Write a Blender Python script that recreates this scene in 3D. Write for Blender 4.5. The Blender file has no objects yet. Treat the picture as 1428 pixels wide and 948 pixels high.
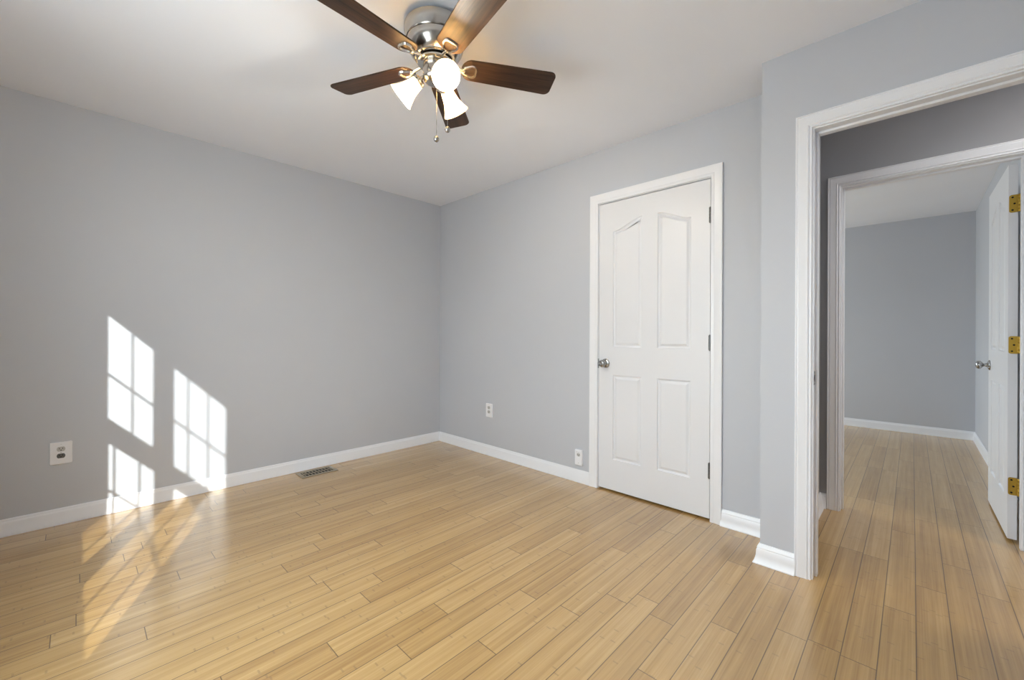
import bpy, bmesh, math, random
from mathutils import Vector, Matrix
random.seed(7)
S = bpy.context.scene
COL = S.collection
PI = math.pi
H = 2.44                                   # ceiling height
XW = -0.594                                # window wall, inner face
Y_L = 3.557                                # left wall
X_R = 2.617                                # right wall (closet door)
X_E = 2.315                                # entry wall (doorway), inner face
X_EB = 2.42
Y_J = 0.535                                # face of the return beside the doorway wall
X_H = 3.342                                # far hall wall
X_HB = 3.46
Y_HL = 0.432                               # hall left wall
X_F = 6.598                                # far bedroom wall
Y_BR = -0.482                              # bedroom right wall
Y_REAR = -0.62

# ------------------------------------------------------------------ camera
cam = bpy.data.cameras.new('camera')
cam.lens = 36 * 581.8 / 1428
cam.sensor_width = 36
cam.shift_y = -8.4 / 1428
cam.clip_start = 0.02
co = bpy.data.objects.new('camera', cam)
COL.objects.link(co)
co.location = (0, 0, 1.111)
co.matrix_world = (Matrix.Translation((0, 0, 1.111)) @ Matrix.Rotation(math.radians(43.83 - 90), 4, 'Z')
                   @ Matrix.Rotation(PI / 2, 4, 'X') @ Matrix.Rotation(0.0042, 4, 'Z'))
S.camera = co

# ------------------------------------------------------------------ view
vs = S.view_settings
S.display_settings.display_device = 'sRGB'
vs.view_transform = 'Standard'
vs.look = 'None'
vs.gamma = 1
vs.use_curve_mapping = False
vs.exposure = 1.36
S.cycles.use_denoising = True
S.cycles.max_bounces = 16
S.cycles.diffuse_bounces = 10
S.cycles.glossy_bounces = 6
S.cycles.transparent_max_bounces = 12
S.cycles.sample_clamp_indirect = 6
S.cycles.caustics_reflective = False
S.cycles.caustics_refractive = False

# ------------------------------------------------------------------ sky and sun
W = bpy.data.worlds.new('sky')
S.world = W
W.use_nodes = True
bg = W.node_tree.nodes['Background']
bg.inputs[1].default_value = 4.9
_nt = W.node_tree
_tc = _nt.nodes.new('ShaderNodeTexCoord')
_sx = _nt.nodes.new('ShaderNodeSeparateXYZ')
_rp = _nt.nodes.new('ShaderNodeValToRGB')
_nt.links.new(_tc.outputs['Generated'], _sx.inputs[0])
_mr = _nt.nodes.new('ShaderNodeMapRange')
for _i, _v in ((1, -1.0), (2, 1.0), (3, 0.0), (4, 1.0)):
    _mr.inputs[_i].default_value = _v
_nt.links.new(_sx.outputs[2], _mr.inputs[0])
_nt.links.new(_mr.outputs[0], _rp.inputs[0])
_e = _rp.color_ramp.elements
_e[0].position = 0.30                       # ground
_e[0].color = (0.60, 0.62, 0.63, 1)
_e[1].position = 0.90                       # high sky
_e[1].color = (1.02, 1.16, 1.32, 1)
for _p, _c in ((0.48, (0.68, 0.70, 0.71, 1)), (0.55, (0.94, 1.00, 1.06, 1)), (0.68, (1.14, 1.23, 1.33, 1))):
    _k = _e.new(_p)
    _k.color = _c
_nt.links.new(_rp.outputs[0], bg.inputs[0])

sun = bpy.data.lights.new('sun', 'SUN')
sun.energy = 3.1
sun.angle = math.radians(0.5)
sun.color = (1.0, 0.985, 0.95)
so = bpy.data.objects.new('sun', sun)
COL.objects.link(so)
so.rotation_euler = Vector((0.467, 1.0, -0.486)).to_track_quat('-Z', 'Y').to_euler()


def portal(name, loc, rot, sx, sy):
    l = bpy.data.lights.new(name, 'AREA')
    l.shape = 'RECTANGLE'
    l.size = sx
    l.size_y = sy
    l.cycles.is_portal = True
    o = bpy.data.objects.new(name, l)
    COL.objects.link(o)
    o.location = loc
    o.rotation_euler = rot
    return o


portal('window_portal', (-0.70, 1.26, 1.35), (0, -PI / 2, 0), 1.5, 1.6)
portal('bedroom_window_portal', (5.0, 3.70, 1.40), (-PI / 2, 0, 0), 2.3, 1.5)


hl = bpy.data.lights.new('hall_fill_light', 'AREA')  # unseen area light without a fixture, added to brighten the hall
hl.shape = 'DISK'
hl.size = 0.6
hl.energy = 9.5
hl.color = (1.0, 0.95, 0.88)
hlo = bpy.data.objects.new('hall_fill_light', hl)
COL.objects.link(hlo)
hlo.location = (2.80, -1.25, 2.40)


# ------------------------------------------------------------------ node helpers
def mat(name):
    m = bpy.data.materials.new(name)
    m.use_nodes = True
    nt = m.node_tree
    return m, nt, nt.nodes['Principled BSDF']


def N(nt, t, **kw):
    n = nt.nodes.new(t)
    for k, v in kw.items():
        setattr(n, k, v)
    return n


def setin(nt, node, i, v):
    if isinstance(v, bpy.types.NodeSocket):
        nt.links.new(v, node.inputs[i])
    else:
        node.inputs[i].default_value = v


def M(nt, op, a, b=None, c=None):
    n = N(nt, 'ShaderNodeMath', operation=op)
    setin(nt, n, 0, a)
    if b is not None:
        setin(nt, n, 1, b)
    if c is not None:
        setin(nt, n, 2, c)
    return n.outputs[0]


def comb(nt, x, y, z=0.0):
    n = N(nt, 'ShaderNodeCombineXYZ')
    for i, v in enumerate((x, y, z)):
        setin(nt, n, i, v)
    return n.outputs[0]


def noise(nt, vec, scale=1.0, detail=2.0, rough=0.5):
    n = N(nt, 'ShaderNodeTexNoise')
    setin(nt, n, 'Vector', vec)
    n.inputs['Scale'].default_value = scale
    n.inputs['Detail'].default_value = detail
    n.inputs['Roughness'].default_value = rough
    return n.outputs[0]


def white(nt, vec):
    n = N(nt, 'ShaderNodeTexWhiteNoise', noise_dimensions='3D')
    setin(nt, n, 0, vec)
    return n.outputs[0]


def mixc(nt, f, a, b, bt='MIX'):
    n = N(nt, 'ShaderNodeMix', data_type='RGBA', blend_type=bt)
    setin(nt, n, 0, f)
    setin(nt, n, 6, a)
    setin(nt, n, 7, b)
    return n.outputs[2]


def maprange(nt, v, a, b, c, d):
    n = N(nt, 'ShaderNodeMapRange')
    for i, x in enumerate((v, a, b, c, d)):
        setin(nt, n, i, x)
    return n.outputs[0]


def bump(nt, bsdf, h, strength, dist=0.001):
    n = N(nt, 'ShaderNodeBump')
    n.inputs['Strength'].default_value = strength
    n.inputs['Distance'].default_value = dist
    setin(nt, n, 'Height', h)
    nt.links.new(n.outputs[0], bsdf.inputs['Normal'])


def paint(name, col, rough=0.55, tex=260.0, bs=0.06, spec=0.4):
    m, nt, b = mat(name)
    tc = N(nt, 'ShaderNodeTexCoord').outputs['Object']
    big = noise(nt, tc, 1.3, 3)
    c = mixc(nt, maprange(nt, big, 0.3, 0.7, 0, 1), (*[x * 0.985 for x in col], 1), (*[x * 1.01 for x in col], 1))
    nt.links.new(c, b.inputs['Base Color'])
    b.inputs['Roughness'].default_value = rough
    b.inputs['Specular IOR Level'].default_value = spec
    if bs:
        bump(nt, b, noise(nt, tc, tex, 2), bs, 0.001)
    return m


def metal(name, col, rough, aniso=False):
    m, nt, b = mat(name)
    tc = N(nt, 'ShaderNodeTexCoord').outputs['Object']
    b.inputs['Metallic'].default_value = 1
    n = noise(nt, tc, 60, 2)
    nt.links.new(maprange(nt, n, 0.3, 0.7, rough * 0.85, rough * 1.15), b.inputs['Roughness'])
    c = mixc(nt, n, (*[x * 0.93 for x in col], 1), (*col, 1))
    nt.links.new(c, b.inputs['Base Color'])
    return m


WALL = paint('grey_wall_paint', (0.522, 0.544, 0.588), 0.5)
HALLW = paint('darker_grey_hall_wall', (0.345, 0.350, 0.366), 0.5)  # darker copy of the wall grey, used on the hall walls
CEIL = paint('white_ceiling_paint', (0.86, 0.895, 0.965), 0.75, 180, 0.05, 0.2)
TRIM = paint('white_semigloss_trim', (0.80, 0.815, 0.85), 0.32, 90, 0, 0.5)
DOORW = paint('white_door_paint', (0.735, 0.748, 0.78), 0.36, 120, 0, 0.5)
PLAS = paint('white_plastic', (0.80, 0.812, 0.845), 0.3, 50, 0, 0.5)
GREYP = paint('dark_grey_plastic', (0.10, 0.10, 0.10), 0.35, 50, 0, 0.5)
LGREY = paint('light_grey_plastic', (0.50, 0.50, 0.49), 0.35, 50, 0, 0.5)
BLACK = paint('black_slot', (0.008, 0.008, 0.008), 0.6, 50, 0, 0.2)
NICKEL = metal('brushed_nickel', (0.50, 0.475, 0.44), 0.22)
CHROME = metal('polished_nickel', (0.72, 0.69, 0.63), 0.13)
STEEL = metal('satin_steel', (0.42, 0.42, 0.42), 0.28)
DSTEEL = metal('dark_steel', (0.16, 0.16, 0.16), 0.35)
BRASS = metal('aged_brass', (0.46, 0.30, 0.055), 0.38)
REGM = paint('bronze_register_enamel', (0.30, 0.25, 0.18), 0.4, 80, 0.02, 0.5)


def floor_material():
    m, nt, b = mat('bamboo_plank_floor')
    tc = N(nt, 'ShaderNodeTexCoord').outputs['Object']
    sep = N(nt, 'ShaderNodeSeparateXYZ')
    nt.links.new(tc, sep.inputs[0])
    x, y = sep.outputs[0], sep.outputs[1]
    PW, PLN = 0.0955, 0.93
    yr = M(nt, 'DIVIDE', M(nt, 'ADD', y, 20 * PW + 0.013), PW)
    row = M(nt, 'FLOOR', yr)
    fy = M(nt, 'FRACT', yr)
    roff = white(nt, comb(nt, row, 3.7, 0.0))
    xr = M(nt, 'ADD', M(nt, 'DIVIDE', M(nt, 'ADD', x, 10.0), PLN), M(nt, 'MULTIPLY', roff, 7.0))
    colm = M(nt, 'FLOOR', xr)
    fx = M(nt, 'FRACT', xr)
    pr = white(nt, comb(nt, row, colm, 1.0))
    pr2 = white(nt, comb(nt, row, colm, 5.0))
    # five strips of bamboo in a plank
    sy = M(nt, 'MULTIPLY', yr, 5.0)
    strip = M(nt, 'FLOOR', sy)
    sr = white(nt, comb(nt, strip, colm, 2.0))
    # knuckles: one short line across each strip about every quarter metre
    kx = M(nt, 'ADD', M(nt, 'MULTIPLY', x, 4.0), M(nt, 'MULTIPLY', white(nt, comb(nt, strip, colm, 9.0)), 17.0))
    kf = M(nt, 'ABSOLUTE', M(nt, 'SUBTRACT', M(nt, 'FRACT', kx), 0.5))
    kr = white(nt, comb(nt, strip, M(nt, 'FLOOR', kx), 4.0))
    knuckle = M(nt, 'MULTIPLY', M(nt, 'LESS_THAN', kf, 0.012), M(nt, 'GREATER_THAN', kr, 0.55))
    # fibres
    gv = comb(nt, M(nt, 'MULTIPLY', x, 2.2), M(nt, 'MULTIPLY', y, 170.0), M(nt, 'MULTIPLY', pr, 40.0))
    g1 = noise(nt, gv, 1.0, 4, 0.62)
    gv2 = comb(nt, M(nt, 'MULTIPLY', x, 1.1), M(nt, 'MULTIPLY', y, 46.0), M(nt, 'MULTIPLY', pr2, 30.0))
    g2 = noise(nt, gv2, 1.0, 3, 0.55)
    gv3 = comb(nt, M(nt, 'MULTIPLY', x, 5.0), M(nt, 'MULTIPLY', y, 14.0), M(nt, 'MULTIPLY', pr2, 13.0))
    g3 = noise(nt, gv3, 1.0, 3, 0.6)
    t = M(nt, 'ADD', M(nt, 'MULTIPLY', pr, 0.24), M(nt, 'MULTIPLY', sr, 0.14))
    t = M(nt, 'ADD', t, M(nt, 'MULTIPLY', maprange(nt, g1, 0.28, 0.72, 0, 1), 0.27))
    t = M(nt, 'ADD', t, M(nt, 'MULTIPLY', maprange(nt, g2, 0.30, 0.70, 0, 1), 0.25))
    t = M(nt, 'ADD', t, M(nt, 'MULTIPLY', maprange(nt, g3, 0.3, 0.7, 0, 1), 0.10))
    ramp = N(nt, 'ShaderNodeValToRGB')
    e = ramp.color_ramp.elements
    e[0].position = 0.12
    e[0].color = (0.300, 0.155, 0.040, 1)
    e[1].position = 0.88
    e[1].color = (0.605, 0.400, 0.168, 1)
    k = e.new(0.5)
    k.color = (0.468, 0.281, 0.093, 1)
    nt.links.new(t, ramp.inputs[0])
    c = mixc(nt, M(nt, 'MULTIPLY', knuckle, 0.35), ramp.outputs[0], (0.20, 0.12, 0.055, 1))
    # seams between planks
    dy = M(nt, 'MULTIPLY', M(nt, 'SUBTRACT', 0.5, M(nt, 'ABSOLUTE', M(nt, 'SUBTRACT', fy, 0.5))), PW)
    dx = M(nt, 'MULTIPLY', M(nt, 'SUBTRACT', 0.5, M(nt, 'ABSOLUTE', M(nt, 'SUBTRACT', fx, 0.5))), PLN)
    d = M(nt, 'MINIMUM', dy, dx)
    seam = maprange(nt, d, 0.0008, 0.0021, 1.0, 0.0)
    c = mixc(nt, M(nt, 'MULTIPLY', seam, 0.85), c, (0.085, 0.048, 0.020, 1))
    nt.links.new(c, b.inputs['Base Color'])
    rg = M(nt, 'ADD', M(nt, 'MULTIPLY', g1, 0.10), 0.38)
    nt.links.new(rg, b.inputs['Roughness'])
    b.inputs['Specular IOR Level'].default_value = 0.35
    b.inputs['Coat Weight'].default_value = 1.0
    b.inputs['Coat Roughness'].default_value = 0.22
    b.inputs['Coat IOR'].default_value = 1.95
    h = M(nt, 'SUBTRACT', M(nt, 'MULTIPLY', g1, 0.03), M(nt, 'MULTIPLY', seam, 1.0))
    bump(nt, b, h, 0.25, 0.0008)
    return m


FLOOR = floor_material()


def blade_material():
    m, nt, b = mat('dark_walnut_blade')
    tc = N(nt, 'ShaderNodeTexCoord').outputs['Object']
    sep = N(nt, 'ShaderNodeSeparateXYZ')
    nt.links.new(tc, sep.inputs[0])
    rnd = N(nt, 'ShaderNodeObjectInfo').outputs['Random']
    gv = comb(nt, M(nt, 'MULTIPLY', sep.outputs[0], 5.0), M(nt, 'MULTIPLY', sep.outputs[1], 95.0), M(nt, 'MULTIPLY', rnd, 30.0))
    g = noise(nt, gv, 1.0, 5, 0.65)
    gv2 = comb(nt, M(nt, 'MULTIPLY', sep.outputs[0], 2.0), M(nt, 'MULTIPLY', sep.outputs[1], 26.0), M(nt, 'MULTIPLY', rnd, 11.0))
    g2 = noise(nt, gv2, 1.0, 2, 0.5)
    t = M(nt, 'ADD', M(nt, 'MULTIPLY', g, 0.6), M(nt, 'MULTIPLY', g2, 0.4))
    c = mixc(nt, maprange(nt, t, 0.36, 0.64, 0, 1), (0.010, 0.0055, 0.0036, 1), (0.072, 0.037, 0.021, 1))
    nt.links.new(c, b.inputs['Base Color'])
    b.inputs['Roughness'].default_value = 0.42
    b.inputs['Specular IOR Level'].default_value = 0.28
    return m


BLADE = blade_material()


def glass_material():
    m = bpy.data.materials.new('window_glass')
    m.use_nodes = True
    nt = m.node_tree
    nt.nodes.clear()
    out = N(nt, 'ShaderNodeOutputMaterial')
    tr = N(nt, 'ShaderNodeBsdfTransparent')
    gl = N(nt, 'ShaderNodeBsdfGlossy')
    gl.inputs['Roughness'].default_value = 0.0
    tr.inputs[0].default_value = (0.96, 0.98, 0.97, 1)
    lw = N(nt, 'ShaderNodeLayerWeight')
    lw.inputs['Blend'].default_value = 0.5
    fr = M(nt, 'ADD', M(nt, 'MULTIPLY', M(nt, 'POWER', lw.outputs['Facing'], 5.0), 0.96), 0.03)
    mx = N(nt, 'ShaderNodeMixShader')
    nt.links.new(fr, mx.inputs[0])
    nt.links.new(tr.outputs[0], mx.inputs[1])
    nt.links.new(gl.outputs[0], mx.inputs[2])
    nt.links.new(mx.outputs[0], out.inputs[0])
    return m


GLASS = glass_material()


def shade_material():
    m = bpy.data.materials.new('frosted_white_glass')
    m.use_nodes = True
    nt = m.node_tree
    nt.nodes.clear()
    out = N(nt, 'ShaderNodeOutputMaterial')
    tl = N(nt, 'ShaderNodeBsdfTranslucent')
    tl.inputs[0].default_value = (0.95, 0.83, 0.62, 1)
    df = N(nt, 'ShaderNodeBsdfPrincipled')
    df.inputs['Base Color'].default_value = (0.90, 0.88, 0.84, 1)
    df.inputs['Roughness'].default_value = 0.25
    tr = N(nt, 'ShaderNodeBsdfTransparent')
    tr.inputs[0].default_value = (1.0, 0.72, 0.36, 1)
    a = N(nt, 'ShaderNodeMixShader')
    a.inputs[0].default_value = 0.42
    nt.links.new(tl.outputs[0], a.inputs[1])
    nt.links.new(df.outputs[0], a.inputs[2])
    bmx = N(nt, 'ShaderNodeMixShader')
    bmx.inputs[0].default_value = 0.10
    nt.links.new(a.outputs[0], bmx.inputs[1])
    nt.links.new(tr.outputs[0], bmx.inputs[2])
    nt.links.new(bmx.outputs[0], out.inputs[0])
    return m


SHADE = shade_material()


def bulb_material():
    m, nt, b = mat('lit_frosted_bulb')
    b.inputs['Base Color'].default_value = (0.9, 0.88, 0.84, 1)
    b.inputs['Emission Color'].default_value = (1.0, 0.925, 0.80, 1)
    b.inputs['Emission Strength'].default_value = 310.0
    return m


BULB = bulb_material()


# ------------------------------------------------------------------ mesh helpers
def tag(o, label=None, cat=None, group=None, kind=None):
    if label:
        o['label'] = label
    if cat:
        o['category'] = cat
    if group:
        o['group'] = group
    if kind:
        o['kind'] = kind
    return o


def empty(name, loc=(0, 0, 0), rz=0.0):
    o = bpy.data.objects.new(name, None)
    o.empty_display_size = 0.05
    COL.objects.link(o)
    o.location = loc
    o.rotation_euler = (0, 0, rz)
    return o


def obj(name, bm, m, parent=None, smooth=None, mats=None):
    bmesh.ops.recalc_face_normals(bm, faces=bm.faces)
    me = bpy.data.meshes.new(name)
    bm.to_mesh(me)
    bm.free()
    for k in (mats or [m]):
        me.materials.append(k)
    if smooth is not None:
        for p in me.polygons:
            p.use_smooth = True
        me.set_sharp_from_angle(angle=math.radians(smooth))
    o = bpy.data.objects.new(name, me)
    COL.objects.link(o)
    if parent:
        o.parent = parent
    return o


def box(bm, x0, x1, y0, y1, z0, z1, bev=0.0, seg=2, mi=0):
    r = bmesh.ops.create_cube(bm, size=1)
    vs_ = r['verts']
    for v in vs_:
        v.co = Vector((x0 + (v.co.x + .5) * (x1 - x0), y0 + (v.co.y + .5) * (y1 - y0), z0 + (v.co.z + .5) * (z1 - z0)))
    fs = list({f for v in vs_ for f in v.link_faces})
    for f in fs:
        f.material_index = mi
    if bev:
        es = list({e for v in vs_ for e in v.link_edges})
        bmesh.ops.bevel(bm, geom=es, offset=bev, segments=seg, profile=0.5, affect='EDGES')
    return bm


def B(*boxes, bev=0.0):
    bm = bmesh.new()
    for b in boxes:
        box(bm, *b, bev=bev)
    return bm


def lathe(bm, prof, seg=48, mtx=None, cap0=True, cap1=True):
    """prof: list of (r, z) revolved about local z."""
    rings = []
    for r, z in prof:
        ring = []
        for i in range(seg):
            a = 2 * PI * i / seg
            v = Vector((r * math.cos(a), r * math.sin(a), z))
            ring.append(bm.verts.new(mtx @ v if mtx else v))
        rings.append(ring)
    for a, b in zip(rings, rings[1:]):
        for i in range(seg):
            bm.faces.new((a[i], a[(i + 1) % seg], b[(i + 1) % seg], b[i]))
    if cap0:
        bm.faces.new(rings[0])
    if cap1:
        bm.faces.new(list(reversed(rings[-1])))
    return bm


def tube(bm, pts, r, seg=10, closed=False):
    pts = [Vector(p) for p in pts]
    n = len(pts)
    rings = []
    rs = r if isinstance(r, (list, tuple)) else [r] * n
    up = Vector((0, 0, 1))
    for i, p in enumerate(pts):
        if closed:
            t = (pts[(i + 1) % n] - pts[i - 1]).normalized()
        else:
            t = (pts[min(i + 1, n - 1)] - pts[max(i - 1, 0)]).normalized()
        u = up if abs(t.dot(up)) < 0.95 else Vector((1, 0, 0))
        a = t.cross(u).normalized()
        b = t.cross(a).normalized()
        rings.append([bm.verts.new(p + rs[i] * (math.cos(2 * PI * k / seg) * a + math.sin(2 * PI * k / seg) * b)) for k in range(seg)])
    m = n if closed else n - 1
    for i in range(m):
        A, C = rings[i], rings[(i + 1) % n]
        for k in range(seg):
            bm.faces.new((A[k], A[(k + 1) % seg], C[(k + 1) % seg], C[k]))
    if not closed:
        bm.faces.new(rings[0])
        bm.faces.new(list(reversed(rings[-1])))
    return bm


def sweep(bm, path, prof, side=1):
    """baseboard: profile (offset from the wall, z) swept along a floor polyline with mitred corners; side picks the room's side."""
    P = [Vector((p[0], p[1])) for p in path]
    n = len(P)
    rings = []
    for i in range(n):
        d0 = (P[i] - P[i - 1]).normalized() if i else None
        d1 = (P[i + 1] - P[i]).normalized() if i < n - 1 else None
        n0 = Vector((-d0.y, d0.x)) * side if d0 else None
        n1 = Vector((-d1.y, d1.x)) * side if d1 else None
        if n0 is None:
            nn = n1
        elif n1 is None:
            nn = n0
        else:
            s = (n0 + n1)
            nn = s / (1 + n0.dot(n1))
        rings.append([bm.verts.new((P[i].x + nn.x * o, P[i].y + nn.y * o, z)) for o, z in prof])
    k = len(prof)
    for a, b in zip(rings, rings[1:]):
        for j in range(k):
            bm.faces.new((a[j], a[(j + 1) % k], b[(j + 1) % k], b[j]))
    bm.faces.new(rings[0])
    bm.faces.new(list(reversed(rings[-1])))
    return bm


def casing(bm, xw, sgn, y0, y1, zt, prof):
    """door casing on a wall x = xw; it stands out towards sgn. Opening y0..y1 up to zt; prof = (offset outwards, thickness)."""
    def pos(k):
        u, t = prof[k]
        x = xw + sgn * t
        return [(x, y1 + u, 0), (x, y1 + u, zt + u), (x, y0 - u, zt + u), (x, y0 - u, 0)]
    cols = [[bm.verts.new(p) for p in pos(k)] for k in range(len(prof))]
    K = len(prof)
    for j in range(3):
        for k in range(K):
            a, b = cols[k], cols[(k + 1) % K]
            bm.faces.new((a[j], a[j + 1], b[j + 1], b[j]))
    bm.faces.new([cols[k][0] for k in range(K)])
    bm.faces.new([cols[k][3] for k in reversed(range(K))])
    return bm


def structure(name, bm, m, label, cat, **kw):
    o = obj(name, bm, m, **kw)
    return tag(o, label, cat, None, 'structure')


# ------------------------------------------------------------------ room shell
structure('floor', B((-0.70, 6.72, -1.7, 3.68, -0.12, 0.0)), FLOOR,
          'light bamboo plank floor running through the bedroom, hall and far room', 'floor')
structure('ceiling', B((-0.70, 6.72, -1.7, 3.68, H, H + 0.12)), CEIL,
          'smooth white painted ceiling above the ceiling fan', 'ceiling')
structure('wall_left', B((-0.68, X_HB, Y_L, 3.68, 0, H)), WALL,
          'grey wall with window sunlight patches and a low outlet', 'wall')
CD0, CD1, CDZ = 0.870, 1.640, 2.050                                  # closet opening
structure('wall_right', B((X_R, 2.73, Y_J, CD0 - .018, 0, H), (X_R, 2.73, CD1 + .018, Y_L, 0, H),
                          (X_R, 2.73, CD0 - .018, CD1 + .018, CDZ + .018, H)), WALL,
          'grey wall around the closed white panel door', 'wall')
E0, E1, EZ = -0.438, 0.324, 2.047                                    # doorway to the hall
structure('wall_entry', B((X_E, X_EB, E1 + .018, Y_J, 0, H), (X_E, X_EB, -1.7, E0 - .018, 0, H),
                          (X_E, X_EB, E0 - .018, E1 + .018, EZ + .018, H)), WALL,
          'grey projecting wall holding the open doorway to the hall', 'wall')
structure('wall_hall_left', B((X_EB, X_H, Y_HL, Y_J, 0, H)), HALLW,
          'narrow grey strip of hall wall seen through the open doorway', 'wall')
F0, F1, FZ = -0.417, 0.326, 2.047                                    # second doorway
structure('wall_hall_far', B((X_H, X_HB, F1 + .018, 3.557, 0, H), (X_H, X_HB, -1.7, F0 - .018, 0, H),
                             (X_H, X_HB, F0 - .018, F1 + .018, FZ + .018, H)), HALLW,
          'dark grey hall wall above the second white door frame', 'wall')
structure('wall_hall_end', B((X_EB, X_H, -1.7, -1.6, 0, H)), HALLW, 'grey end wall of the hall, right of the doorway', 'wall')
structure('wall_bedroom_far', B((X_F, 6.72, Y_BR - .1, 3.557, 0, H)), WALL,
          'grey far wall of the room beyond the hall', 'wall')
structure('wall_bedroom_right', B((X_HB, X_F, Y_BR - .1, Y_BR, 0, H)), WALL,
          'grey side wall behind the open white door', 'wall')
structure('wall_rear', B((-0.68, X_EB, Y_REAR - .1, Y_REAR, 0, H)), WALL, 'grey wall behind the camera', 'wall')

# window wall with its two openings
XO = -0.68
WIN = [dict(y0=1.36, y1=2.007, z0=0.641, z1=2.074, mu=(1.636, 1.887), name='window_1', ub=1.388, lt=1.228),
       dict(y0=0.51, y1=1.320, z0=0.641, z1=2.062, mu=(0.795, 1.035), name='window_2', ub=1.352, lt=1.195)]
structure('wall_window', B((XO, XW, Y_REAR - .1, 0.51, 0, H), (XO, XW, 2.007, Y_L, 0, H), (XO, XW, 1.32, 1.36, 0.62, 2.074),
                           (XO, XW, 0.51, 2.007, 0, 0.62), (XO, XW, 0.51, 2.007, 2.074, H),
                           (XO, XW, 0.51, 1.32, 2.062, 2.074)), WALL, 'grey wall with the pair of sash windows, left of the camera', 'wall')


def make_window(w):
    r = empty(w['name'], (XO, (w['y0'] + w['y1']) / 2, w['z0']))
    tag(r, 'white double-hung window with grids, %s' % ('nearer the left wall' if w['name'] == 'window_1' else 'nearer the camera'),
        'window', None, 'structure')
    L = Vector(r.location)

    def part(name, boxes, m, parent=None):
        o = obj(name, B(*boxes), m, parent or r)
        if parent is None:
            o.data.transform(Matrix.Translation(-L))
        else:
            o.data.transform(Matrix.Translation(-L))
        return o
    y0, y1, z0, z1 = w['y0'], w['y1'], w['z0'], w['z1']
    part('sill', [(XO - 0.03, XW, y0 - 0.0, y1, z0 - 0.021, z0)], TRIM)
    xu, xl = -0.654, -0.620
    for nm, xc, a, b in (('upper_sash', xu, w['ub'], z1 - 0.028), ('lower_sash', xl, 0.650, w['lt'])):
        t = 0.015
        fb = [(xc - t, xc + t, y0, y0 + .035, a - .04, b + .028), (xc - t, xc + t, y1 - .035, y1, a - .04, b + .028),
              (xc - t, xc + t, y0 + .035, y1 - .035, b, b + (.028 if nm == 'upper_sash' else .05)),
              (xc - t, xc + t, y0 + .035, y1 - .035, a - (.06 if nm == 'upper_sash' else .023), a)]
        zm = 1.672 if nm == 'upper_sash' else 0.926
        for m_ in w['mu']:
            fb.append((xc - .004, xc + .004, m_ - .005, m_ + .005, a, b))
        fb.append((xc - .004, xc + .004, y0 + .035, y1 - .035, zm - .0055, zm + .0055))
        s = part(nm, fb, TRIM)
        part('pane', [(xc - .002, xc + .002, y0 + .034, y1 - .034, a, b)], GLASS, s)
    return r


for w in WIN:
    make_window(w)

# bedroom window wall, lighting the room beyond the hall
structure('wall_bedroom_left', B((X_HB, 3.9, Y_L, 3.68, 0, H), (6.1, 6.72, Y_L, 3.68, 0, H), (3.9, 6.1, Y_L, 3.68, 0, 0.7),
                                 (3.9, 6.1, Y_L, 3.68, 2.05, H)), WALL, 'grey window wall of the far room, out of sight', 'wall')
w3 = empty('window_3', (5.0, 3.62, 0.7))
tag(w3, 'white framed window of the far room, out of sight', 'window', None, 'structure')
bm = B((-1.1, 1.1, -.03, .03, 0, .05), (-1.1, 1.1, -.03, .03, 1.30, 1.35), (-1.1, -1.05, -.03, .03, .05, 1.30), (1.05, 1.1, -.03, .03, .05, 1.30),
       (-.03, .03, -.03, .03, .05, 1.30), (-1.05, 1.05, -.025, .025, .65, .70))
obj('sash_frame', bm, TRIM, w3)
obj('pane', B((-1.06, 1.06, -.003, .003, .04, 1.31)), GLASS, w3)

# ------------------------------------------------------------------ baseboards
BASE = [(0, 0), (.0145, 0), (.0145, .012), (.012, .018), (.0115, .068), (.0095, .076), (.0070, .080), (.0062, .088), (.004, .093), (0, .093)]
FLARE = [(0, 0), (.027, 0), (.027, .004), (.0225, .012), (.0175, .028), (.0150, .040), (.0135, .066), (.0105, .072), (.0115, .076), (.009, .084), (.005, .092), (0, .094)]
structure('baseboard_left', sweep(bmesh.new(), [(XW, Y_L), (X_R, Y_L)], BASE, -1), TRIM,
          'white baseboard along the sunlit grey wall', 'baseboard', smooth=25)
structure('baseboard_right', sweep(bmesh.new(), [(X_R, Y_L - .012), (X_R, 1.702)], BASE, -1), TRIM,
          'white baseboard between the room corner and the closet door', 'baseboard', smooth=25)
structure('baseboard_entry', sweep(bmesh.new(), [(X_R, .806), (X_R, Y_J), (X_E, Y_J), (X_E, .390)], FLARE, -1), TRIM,
          'white flared baseboard wrapping the corner beside the doorway', 'baseboard', smooth=25)
structure('baseboard_hall', sweep(bmesh.new(), [(X_EB, Y_HL), (X_H, Y_HL), (X_H, .396)], FLARE, -1), TRIM,
          'short white baseboard inside the hall doorway', 'baseboard', smooth=25)
structure('baseboard_far', sweep(bmesh.new(), [(X_HB, .44), (X_HB, Y_L), (X_F, Y_L), (X_F, Y_BR), (X_HB + .02, Y_BR)], BASE, -1), TRIM,
          'white baseboard around the room beyond the hall', 'baseboard', smooth=25)
structure('baseboard_rear', sweep(bmesh.new(), [(X_E, -.51), (X_E, Y_REAR), (XW, Y_REAR), (XW, Y_L - .02)], BASE, -1), TRIM,
          'white baseboard along the walls behind the camera', 'baseboard', smooth=25)

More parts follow.
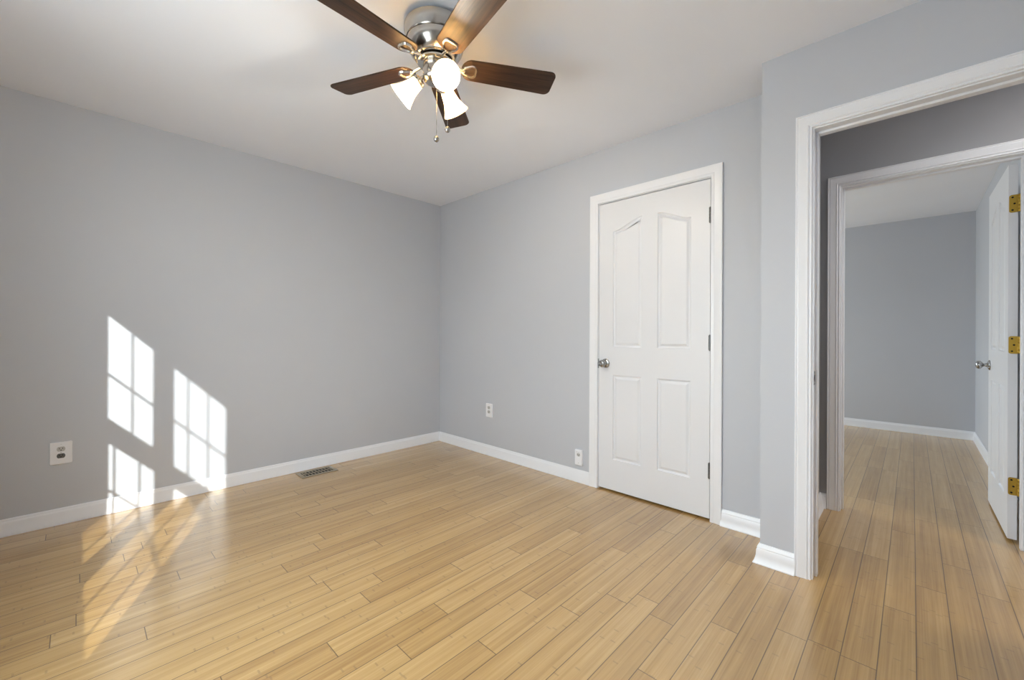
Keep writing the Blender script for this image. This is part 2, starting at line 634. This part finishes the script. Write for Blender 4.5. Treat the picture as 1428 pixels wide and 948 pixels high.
# ------------------------------------------------------------------ door frames
CAS = [(.006, 0), (.006, .0095), (.0085, .0115), (.011, .0115), (.0135, .0085), (.016, .0085), (.0185, .0125), (.022, .0145), (.026, .0125),
       (.029, .0125), (.040, .0150), (.050, .0165), (.0555, .0170), (.0575, .0150), (.061, .0150), (.063, .0175), (.066, .0175), (.0685, .0155), (.0685, 0)]
CASF = [(.003, 0), (.003, .010), (.006, .0125), (.020, .0135), (.024, .0120), (.045, .0155), (.060, .0175), (.066, .0175), (.069, .0155), (.069, 0)]


def jamb(bm, x0, x1, y0, y1, zt, xs, th=.018, stop=True):
    box(bm, x0, x1, y1, y1 + th, 0, zt + th)
    box(bm, x0, x1, y0 - th, y0, 0, zt + th)
    box(bm, x0, x1, y0, y1, zt, zt + th)
    if stop:
        box(bm, xs, xs + .034, y1 - .011, y1, 0, zt, .002)
        box(bm, xs, xs + .034, y0, y0 + .011, 0, zt, .002)
        box(bm, xs, xs + .034, y0 + .011, y1 - .011, zt - .011, zt, .002)
    return bm


bm = casing(bmesh.new(), X_E, -1, E0, E1, EZ, CAS)
jamb(bm, X_E - .0005, X_EB + .0005, E0, E1, EZ, X_E + .042)
casing(bm, X_EB, 1, E0, E1, EZ, [(a, b) for a, b in CAS])
t1 = structure('trim_1', bm, TRIM, 'white moulded casing and jamb of the open doorway to the hall', 'door frame', smooth=25)
bm = B((X_E + .008, X_E + .034, E1 - .0018, E1 + .0005, .885, .945), bev=.0006)
sp = obj('strike_plate', bm, STEEL, t1)
tag(sp, 'steel strike plate')
obj('latch_hole', B((X_E + .015, X_E + .028, E1 - .0022, E1 - .0005, .900, .930)), BLACK, sp)

bm = casing(bmesh.new(), X_R, -1, CD0, CD1, CDZ, CASF)
jamb(bm, X_R, 2.7295, CD0, CD1, CDZ, X_R + .036)
t2 = structure('trim_2', bm, TRIM, 'white casing around the closed panel door', 'door frame', smooth=25)
sp = obj('strike_plate', B((X_R - .0085, X_R + .018, CD1 - .0012, CD1 + .010, .868, .936), bev=.0008), STEEL, t2)
tag(sp, 'dark steel strike plate')

bm = casing(bmesh.new(), X_H, -1, F0, F1, FZ, CAS)
jamb(bm, X_H - .0005, X_HB + .0005, F0, F1, FZ, X_HB - .075)
casing(bm, X_HB, 1, F0, F1, FZ, CAS)
t3 = structure('trim_3', bm, TRIM, 'white moulded door frame at the far side of the hall', 'door frame', smooth=25)


# ------------------------------------------------------------------ panel doors
def outline_rect(x0, x1, z0, z1):
    return [(x0, z0), (x1, z0), (x1, z1), (x0, z1)]


def outline_arch(x0, x1, z0, za, zb, n=14):
    """one half of a cathedral arch: the top climbs from za at x0 to zb at x1 in an S"""
    pts = [(x0, z0), (x1, z0)]
    top = []
    for i in range(n + 1):
        s = i / n
        f = s * s * (3 - 2 * s)
        top.append((x0 + (x1 - x0) * s, za + (zb - za) * f))
    return pts + list(reversed(top))


def offset_poly(P, d):
    n = len(P)
    out = []
    for i in range(n):
        a, b, c = Vector(P[i - 1]), Vector(P[i]), Vector(P[(i + 1) % n])
        d0, d1 = (b - a).normalized(), (c - b).normalized()
        n0, n1 = Vector((-d0.y, d0.x)), Vector((-d1.y, d1.x))
        nn = (n0 + n1) / max(0.35, 1 + n0.dot(n1))
        out.append((b.x + nn.x * d, b.y + nn.y * d))
    return out


def ccw(P):
    a = sum(P[i - 1][0] * P[i][1] - P[i][0] * P[i - 1][1] for i in range(len(P)))
    return P if a > 0 else list(reversed(P))


def panel_door(width, height, th):
    """slab in local x (0..width), z (0..height); faces at y = 0 (front, -y side) and y = th"""
    W_ = width
    st, mu = W_ * 0.148, W_ * 0.145
    c = W_ / 2
    xl0, xl1 = st, c - mu / 2
    xr0, xr1 = c + mu / 2, W_ - st
    pans = [outline_rect(xl0, xl1, .215, .812), outline_rect(xr0, xr1, .215, .812),
            outline_arch(xl0, xl1, 1.010, 1.825, 1.893)]
    m = outline_arch(xl0, xl1, 1.010, 1.825, 1.893)
    pans.append([(W_ - a, b) for a, b in m])
    prof = [(0, 0), (.0035, .0062), (.010, .0085), (.015, .0076), (.027, .0016), (.031, .0010)]
    bm = bmesh.new()
    for face in (0, 1):
        def Y(d):
            return d if face == 0 else th - d
        edges = []
        outer = [bm.verts.new((x, Y(0), z)) for x, z in outline_rect(0, W_, 0, height)]
        for i in range(4):
            edges.append(bm.edges.new((outer[i - 1], outer[i])))
        for P in pans:
            P = ccw(P)
            prev = None
            for off, dep in prof:
                Q = offset_poly(P, off) if off else P
                ring = [bm.verts.new((x, Y(dep), z)) for x, z in Q]
                if prev is None:
                    for i in range(len(ring)):
                        edges.append(bm.edges.new((ring[i - 1], ring[i])))
                else:
                    for i in range(len(ring)):
                        bm.faces.new((prev[i - 1], prev[i], ring[i], ring[i - 1]))
                prev = ring
            bm.faces.new(prev)
        bmesh.ops.triangle_fill(bm, use_beauty=True, use_dissolve=False, edges=edges)
        if face == 0:
            o0 = outer
        else:
            for i in range(4):
                bm.faces.new((o0[i - 1], o0[i], outer[i], outer[i - 1]))
    return bm


def knob_profile():
    return [(.0325, 0), (.0325, .003), (.030, .0065), (.022, .0095), (.0125, .012), (.0105, .018), (.0105, .026), (.014, .031),
            (.0215, .036), (.0262, .043), (.0268, .050), (.0245, .057), (.018, .0625), (.0115, .0645), (.009, .0635), (.0, .0635)]


def add_knob(parent, at, direction, m):
    q = Vector(direction).to_track_quat('Z', 'Y').to_matrix().to_4x4()
    bm = lathe(bmesh.new(), knob_profile()[:-1], 32, Matrix.Translation(at) @ q)
    k = obj('door_knob', bm, m, parent, smooth=50)
    tag(k, 'satin steel round knob')
    return k


# closet door: closed, hinged on its right, front face flush with the wall
d1 = empty('door_1', (X_R, CD1 - .003, .013))
tag(d1, 'closed white four-panel arched door with steel knob in the right wall', 'door', None, 'structure')
dw, dh = CD1 - CD0 - .006, CDZ - .013 - .0065
sl = obj('slab', panel_door(dw, dh, .035), DOORW, d1)
sl.rotation_euler = (0, 0, -PI / 2)      # local x -> -y, local y -> +x
add_knob(d1, (0, -.055, .892), (-1, 0, 0), STEEL)
for z in (1.826, 1.063, .300):
    bm = bmesh.new()
    zz = z - .013
    for k in range(5):
        a = zz - .045 + k * .018
        lathe(bm, [(.0068, a + .0006), (.0074, a + .0012), (.0074, a + .0168), (.0068, a + .0174)], 14,
              Matrix.Translation((-.006, -dw - .0015, 0)))
    lathe(bm, [(.003, zz - .049), (.005, zz - .047), (.005, zz + .047), (.003, zz + .049)], 12, Matrix.Translation((-.006, -dw - .0015, 0)))
    box(bm, -.006, .0, -dw + .0006, -dw + .0025, zz - .044, zz + .044)
    hg = obj('hinge', bm, DSTEEL, d1, smooth=40)
    tag(hg, 'dark steel hinge')

# bedroom door: open at a right angle into the far room, its hinge edge towards the hall
d2 = empty('door_2', (3.500, -.374, .014))
tag(d2, 'open white four-panel door with brass hinges in the far doorway', 'door', None, 'structure')
sl2 = obj('slab', panel_door(.722, 2.025, .034), DOORW, d2)
sl2.rotation_euler = (0, 0, math.radians(0.5))
sl2.scale = (1, -1, 1)                    # front face towards +y
sl2.data.transform(Matrix.Scale(-1, 4, (0, 1, 0)))
sl2.scale = (1, 1, 1)
add_knob(d2, (.66, .006, .905), (0, 1, 0), STEEL)
add_knob(d2, (.66, -.028, .905), (0, -1, 0), STEEL)
for z in (1.826, 1.063, .300):
    bm = bmesh.new()
    zz = z - .014
    # leaf on the door edge, rounded corners on its inner side
    h_ = .0475
    ol = []
    for cy, cz, a0 in ((-.010, zz + h_ - .010, 90), (-.010, zz - h_ + .010, 0)):
        pass
    pts = [(-.0335, zz - h_), (-.0335, zz + h_)]
    for k in range(7):
        a = math.radians(90 - 90 * k / 6)
        pts.append((-.012 + .010 * math.cos(a), zz + h_ - .010 + .010 * math.sin(a)))
    for k in range(7):
        a = math.radians(-90 * k / 6)
        pts.append((-.012 + .010 * math.cos(a), zz - h_ + .010 + .010 * math.sin(a)))
    f0 = [bm.verts.new((-.0024, y, z_)) for y, z_ in pts]
    f1 = [bm.verts.new((.0004, y, z_)) for y, z_ in pts]
    n = len(pts)
    bm.faces.new(f0)
    bm.faces.new(list(reversed(f1)))
    for i in range(n):
        bm.faces.new((f0[i - 1], f0[i], f1[i], f1[i - 1]))
    for k in range(5):
        a = zz - .047 + k * .0188
        lathe(bm, [(.0060, a + .0005), (.0066, a + .0012), (.0066, a + .0176), (.0060, a + .0183)], 14, Matrix.Translation((-.0105, -.0395, 0)))
    box(bm, -.0114, -.0004, -.0390, -.0325, zz - .046, zz + .046)
    box(bm, -.040, -.0096, -.0435, -.0415, zz - h_, zz + h_)
    hg = obj('hinge', bm, BRASS, d2, smooth=40)
    tag(hg, 'brass hinge')
    for sy, sz in ((-.014, .034), (-.021, 0), (-.014, -.034)):
        q = Matrix.Translation((-.0025, sy, zz + sz)) @ Matrix.Rotation(-PI / 2, 4, 'Y')
        obj('screw', lathe(bmesh.new(), [(.0046, -.001), (.0046, .0004), (.0030, .0009)], 14, q), BLACK, hg)

# ------------------------------------------------------------------ ceiling fan
FX, FY = 1.066, 1.488
fan = empty('ceiling_fan', (FX, FY, H))
tag(fan, 'brushed nickel ceiling fan with five dark wood blades and three lit shades', 'ceiling fan')


def zl(z):
    return z - H


bm = lathe(bmesh.new(), [(.108, zl(2.4398)), (.110, zl(2.428)), (.1275, zl(2.425)), (.1315, zl(2.421)), (.1315, zl(2.398)), (.1285, zl(2.393)), (.1270, zl(2.366)), (.1235, zl(2.361)), (.115, zl(2.360))], 64)
obj('canopy', bm, NICKEL, fan, smooth=35)
bm = lathe(bmesh.new(), [(.116, zl(2.364)), (.1215, zl(2.359)), (.1205, zl(2.346)), (.115, zl(2.328)), (.105, zl(2.311)), (.094, zl(2.299)), (.086, zl(2.293)),
                         (.086, zl(2.289)), (.080, zl(2.287)), (.080, zl(2.284)), (.060, zl(2.283))], 64)
obj('motor_housing', bm, NICKEL, fan, smooth=35)
bm = lathe(bmesh.new(), [(.050, zl(2.285)), (.0505, zl(2.279)), (.074, zl(2.278)), (.076, zl(2.276)), (.076, zl(2.270)), (.073, zl(2.268)), (.046, zl(2.267))], 56)
obj('flywheel', bm, CHROME, fan, smooth=35)
bm = lathe(bmesh.new(), [(.046, zl(2.269)), (.051, zl(2.264)), (.053, zl(2.258)), (.053, zl(2.215)), (.051, zl(2.205)), (.044, zl(2.196)), (.030, zl(2.190)), (.012, zl(2.188)),
                         (.010, zl(2.183)), (.004, zl(2.181))], 56)
obj('switch_housing', bm, NICKEL, fan, smooth=35)


def blade_mesh():
    # outline in x (along) and y (across); root rounded, tip with rounded corners
    x0, x1, w0, w1 = .112, .534, .056, .066
    pts = []
    n = 14
    for i in range(n + 1):                                     # root, elliptic
        a = math.radians(90 + 180 * i / n)
        pts.append((x0 + .045 + .045 * math.cos(a), w0 * math.sin(a)))
    for sgn in (-1, 1):                                        # tip corners
        cx, cy, r = x1 - .026, sgn * (w1 - .026), .026
        for i in range(8):
            a = math.radians(-90 + 90 * i / 7) if sgn < 0 else math.radians(90 * i / 7)
            bul = 0.004 * (1 - abs(cy + r * math.sin(a)) / w1)
            pts.append((cx + r * math.cos(a) + bul, cy + r * math.sin(a)))
    bm = bmesh.new()
    t = .0032
    rings = []
    for off, z in ((-.0015, -t), (0, -t + .0012), (0, t - .0012), (-.0015, t)):
        Q = offset_poly(pts, -off)
        rings.append([bm.verts.new((x, y, z)) for x, y in Q])
    k = len(pts)
    for a, b in zip(rings, rings[1:]):
        for i in range(k):
            bm.faces.new((a[i - 1], a[i], b[i], b[i - 1]))
    bm.faces.new(rings[0])
    bm.faces.new(list(reversed(rings[-1])))
    return bm


def iron_mesh():
    bm = bmesh.new()
    # arm from the flywheel out to the ring under the blade
    tube(bm, [(.060, 0, .004), (.078, 0, .004), (.095, 0, .001), (.108, 0, -.002), (.118, 0, -.008), (.128, 0, -.009)],
         [.0065, .0070, .0075, .0075, .007, .006], 12)
    # shield-shaped open ring: a flat band, pointed towards the hub
    n, sec = 40, []
    for i in range(n):
        a = 2 * PI * i / n
        r = .0275 - .0040 * math.cos(3 * a)
        d = Vector((math.cos(a) * 1.10, math.sin(a), 0))
        c = Vector((.150, 0, -.0075)) + d * r
        ring = []
        for u, w in ((-.0052, .0030), (-.0030, -.0034), (.0030, -.0034), (.0052, .0030)):
            ring.append(bm.verts.new(c + d.normalized() * u + Vector((0, 0, w))))
        sec.append(ring)
    for i in range(n):
        A, C = sec[i], sec[(i + 1) % n]
        for k in range(4):
            bm.faces.new((A[k], A[(k + 1) % 4], C[(k + 1) % 4], C[k]))
    return bm


PHI0 = -31.3
blade0 = iron0 = None
for k in range(5):
    ang = math.radians(PHI0 + 72 * k)
    if k == 0:
        bl = blade0 = obj('blade', blade_mesh(), BLADE, fan)
        ir = iron0 = obj('blade_iron', iron_mesh(), CHROME, bl, smooth=60)
    else:
        bl = blade0.copy()
        COL.objects.link(bl)
        bl.parent = fan
        ir = iron0.copy()
        COL.objects.link(ir)
        ir.parent = bl
    bl.location = (0, 0, zl(2.270))
    bl.rotation_euler = (Matrix.Rotation(ang, 3, 'Z') @ Matrix.Rotation(math.radians(-11), 3, 'X')).to_euler()
    ir['label'] = 'polished nickel blade bracket'

# three lamps on curved arms
SH_PROF = [(.0235, .000), (.0265, .004), (.0285, .014), (.0300, .026), (.0325, .042), (.0365, .058), (.0420, .072), (.0485, .086), (.0555, .098), (.0585, .1035)]


def shade_mesh():
    inner = [(r - .0026, z) for r, z in reversed(SH_PROF)]
    return lathe(bmesh.new(), SH_PROF + [(.0580, .1050), (.0566, .1045)] + inner, 48, None, False, False)


def bulb_mesh():
    prof = [(.0125, .010), (.0125, .024), (.016, .034), (.0225, .046), (.0270, .058), (.0285, .068), (.0265, .079), (.0205, .088), (.011, .0940), (.003, .0955)]
    return lathe(bmesh.new(), prof, 32)


for k, (az, tilt) in enumerate(((250, 38), (130, 40), (15, 42))):
    a = math.radians(az)
    hd = Vector((math.cos(a), math.sin(a), 0))
    dirv = hd * math.cos(math.radians(tilt)) + Vector((0, 0, -math.sin(math.radians(tilt))))
    neck = hd * .068 + Vector((0, 0, zl(2.206)))
    bm = tube(bmesh.new(), [hd * .048 + Vector((0, 0, zl(2.218))), hd * .055 + Vector((0, 0, zl(2.2185))), hd * .061 + Vector((0, 0, zl(2.214))), neck],
              [.008, .008, .0085, .0095], 12)
    q = dirv.to_track_quat('Z', 'Y').to_matrix().to_4x4()
    lathe(bm, [(.010, -.010), (.024, -.004), (.028, .003), (.0285, .012), (.027, .0145), (.012, .0145)], 32, Matrix.Translation(neck) @ q)
    arm = obj('lamp_arm', bm, NICKEL, fan, smooth=40)
    sh = obj('lamp_shade', shade_mesh(), SHADE, fan, smooth=50)
    sh.location = neck + dirv * .006
    sh.rotation_euler = q.to_euler()
    sh['label'] = 'lit white frosted glass shade'
    bu = obj('bulb', bulb_mesh(), BULB, sh, smooth=50)


def chain(px, py, z0, z1):
    c = empty_part = obj('pull_chain', tube(bmesh.new(), [(px, py, zl(z0)), (px, py, zl((z0 + z1) / 2)), (px, py, zl(z1))], .0011, 8), STEEL, fan)
    bm = lathe(bmesh.new(), [(.002, zl(z1 + .007)), (.0080, zl(z1 + .004)), (.0118, zl(z1 - .003)), (.0122, zl(z1 - .008)), (.0095, zl(z1 - .015)), (.003, zl(z1 - .019))], 24,
               Matrix.Translation((px, py, 0)))
    o = obj('pull_ball', bm, STEEL, c, smooth=50)
    return c


chain(-.006, -.0185, 2.195, 1.948)
chain(.038, -.037, 2.215, 1.998)


# ------------------------------------------------------------------ outlets
def rounded_plate(w, h, r, t, bev=.0022):
    pts = []
    for cx, cz, a0 in ((w / 2 - r, h / 2 - r, 0), (-w / 2 + r, h / 2 - r, 90), (-w / 2 + r, -h / 2 + r, 180), (w / 2 - r, -h / 2 + r, 270)):
        for k in range(6):
            a = math.radians(a0 + 90 * k / 5)
            pts.append((cx + r * math.cos(a), cz + r * math.sin(a)))
    bm = bmesh.new()
    rings = []
    for off, y in ((0, 0), (0, -t + bev), (bev * .4, -t + bev * .35), (bev, -t)):
        Q = offset_poly(pts, off)
        rings.append([bm.verts.new((x, y, z)) for x, z in Q])
    n = len(pts)
    for a, b in zip(rings, rings[1:]):
        for i in range(n):
            bm.faces.new((a[i - 1], a[i], b[i], b[i - 1]))
    bm.faces.new(rings[0])
    bm.faces.new(list(reversed(rings[-1])))
    return bm


def receptacle_outline(rw, rh):
    pts = []
    n = 12
    c = math.acos(rw * .0 + rh / (2 * .0175)) if rh / (2 * .0175) < 1 else 0
    # circle of radius rw with flat top and bottom
    for i in range(n + 1):
        a = -math.asin(rh / rw) + 2 * math.asin(rh / rw) * i / n
        pts.append((rw * math.cos(a), rw * math.sin(a)))
    for i in range(n + 1):
        a = PI - math.asin(rh / rw) + 2 * math.asin(rh / rw) * i / n
        pts.append((rw * math.cos(a), rw * math.sin(a)))
    return pts


def plaque(pts, y0, y1, cx=0, cz=0, bm=None):
    bm = bm or bmesh.new()
    a = [bm.verts.new((x + cx, y0, z + cz)) for x, z in pts]
    b = [bm.verts.new((x + cx, y1, z + cz)) for x, z in pts]
    n = len(pts)
    for i in range(n):
        bm.faces.new((a[i - 1], a[i], b[i], b[i - 1]))
    bm.faces.new(a)
    bm.faces.new(list(reversed(b)))
    return bm


def circle(r, n=14, sx=1):
    return [(r * math.cos(2 * PI * i / n) * sx, r * math.sin(2 * PI * i / n)) for i in range(n)]


def duplex(name, loc, rz, w, h, label, low_mat, up_mat, dz=0.0):
    o = empty(name, loc, rz)
    tag(o, label, 'outlet')
    obj('cover_plate', rounded_plate(w, h, .006, .0065), PLAS, o, smooth=30)
    for cz, m in ((dz + .0195, up_mat), (dz - .0195, low_mat)):
        r = obj('receptacle', plaque(receptacle_outline(.0172, .0132), -.004, -.0080, 0, cz), m, o)
        bm = bmesh.new()
        for sx, sh in ((-.0064, .0085), (.0064, .0068)):
            box(bm, sx - .0012, sx + .0012, -.0084, -.0070, cz + .0035 - sh / 2, cz + .0035 + sh / 2)
        plaque(circle(.0026), -.0070, -.0084, 0, cz - .0066, bm)
        obj('slots', bm, BLACK, r)
    obj('screw', plaque(circle(.0030), -.005, -.0076, 0, dz), LGREY, o)
    obj('screw', plaque(circle(.0016), -.005, -.0070, 0, h / 2 - .013), LGREY, o)
    return o


duplex('wall_outlet', (-.0635, Y_L, .4115), 0, .090, .127,
       'oversized white outlet low on the sunlit left wall, its lower socket dark grey', GREYP, LGREY, .004)
duplex('wall_outlet', (X_R, 2.795, .411), -PI / 2, .084, .124,
       'white duplex outlet mid-way along the right wall, left of the door', LGREY, LGREY, .006)

jk = empty('wall_jack', (X_R, 1.804, .187), -PI / 2)
tag(jk, 'small thick white wall jack just above the baseboard beside the closet door', 'wall jack')
obj('housing', rounded_plate(.066, .116, .004, .016, .004), PLAS, jk, smooth=30)
obj('socket_face', plaque(outline_rect(-.016, .020, -.046, .048), -.014, -.0175), PLAS, jk)
bm = plaque(receptacle_outline(.0150, .0115), -.016, -.0182, .003, .022)
so_ = obj('socket', bm, LGREY, jk)
bm = bmesh.new()
box(bm, -.0045, -.0025, -.0187, -.0175, .020, .029)
box(bm, .0085, .0105, -.0187, -.0175, .020, .028)
plaque(circle(.0026), -.0175, -.0187, .003, .0145, bm)
obj('slots', bm, BLACK, so_)
obj('screw', plaque(circle(.0028), -.0155, -.0182, -.011, .042), LGREY, jk)
obj('screw', plaque(circle(.0028), -.0155, -.0182, .006, .040), LGREY, jk)
obj('screw', plaque(circle(.0030), -.0155, -.0182, .004, -.038), LGREY, jk)

# ------------------------------------------------------------------ floor register
rg = empty('floor_register', (1.330, 3.432, 0), math.radians(0))
tag(rg, 'bronze louvred floor register beside the left baseboard', 'floor vent')
L_, W2 = .137, .080
bm = B((-L_, L_, -W2, -.052, 0, .005), (-L_, L_, .052, W2, 0, .005), (-L_, -.110, -.052, .052, 0, .005), (.110, L_, -.052, .052, 0, .005), bev=.002)
obj('frame', bm, REGM, rg, smooth=30)
obj('duct', B((-.110, .110, -.052, .052, .0002, .0006)), BLACK, rg)
bm = bmesh.new()
for i in range(9):
    x = -.110 + .220 * (i + .5) / 9 + .0122 - .0122
    box(bm, x - .0030, x + .0030, -.052, .052, .0008, .0046)
box(bm, -.110, .110, -.004, .004, .0008, .0048)
obj('louvres', bm, REGM, rg)
obj('damper_lever', B((-.096, -.088, -.008, .008, .004, .010), bev=.001), REGM, rg)
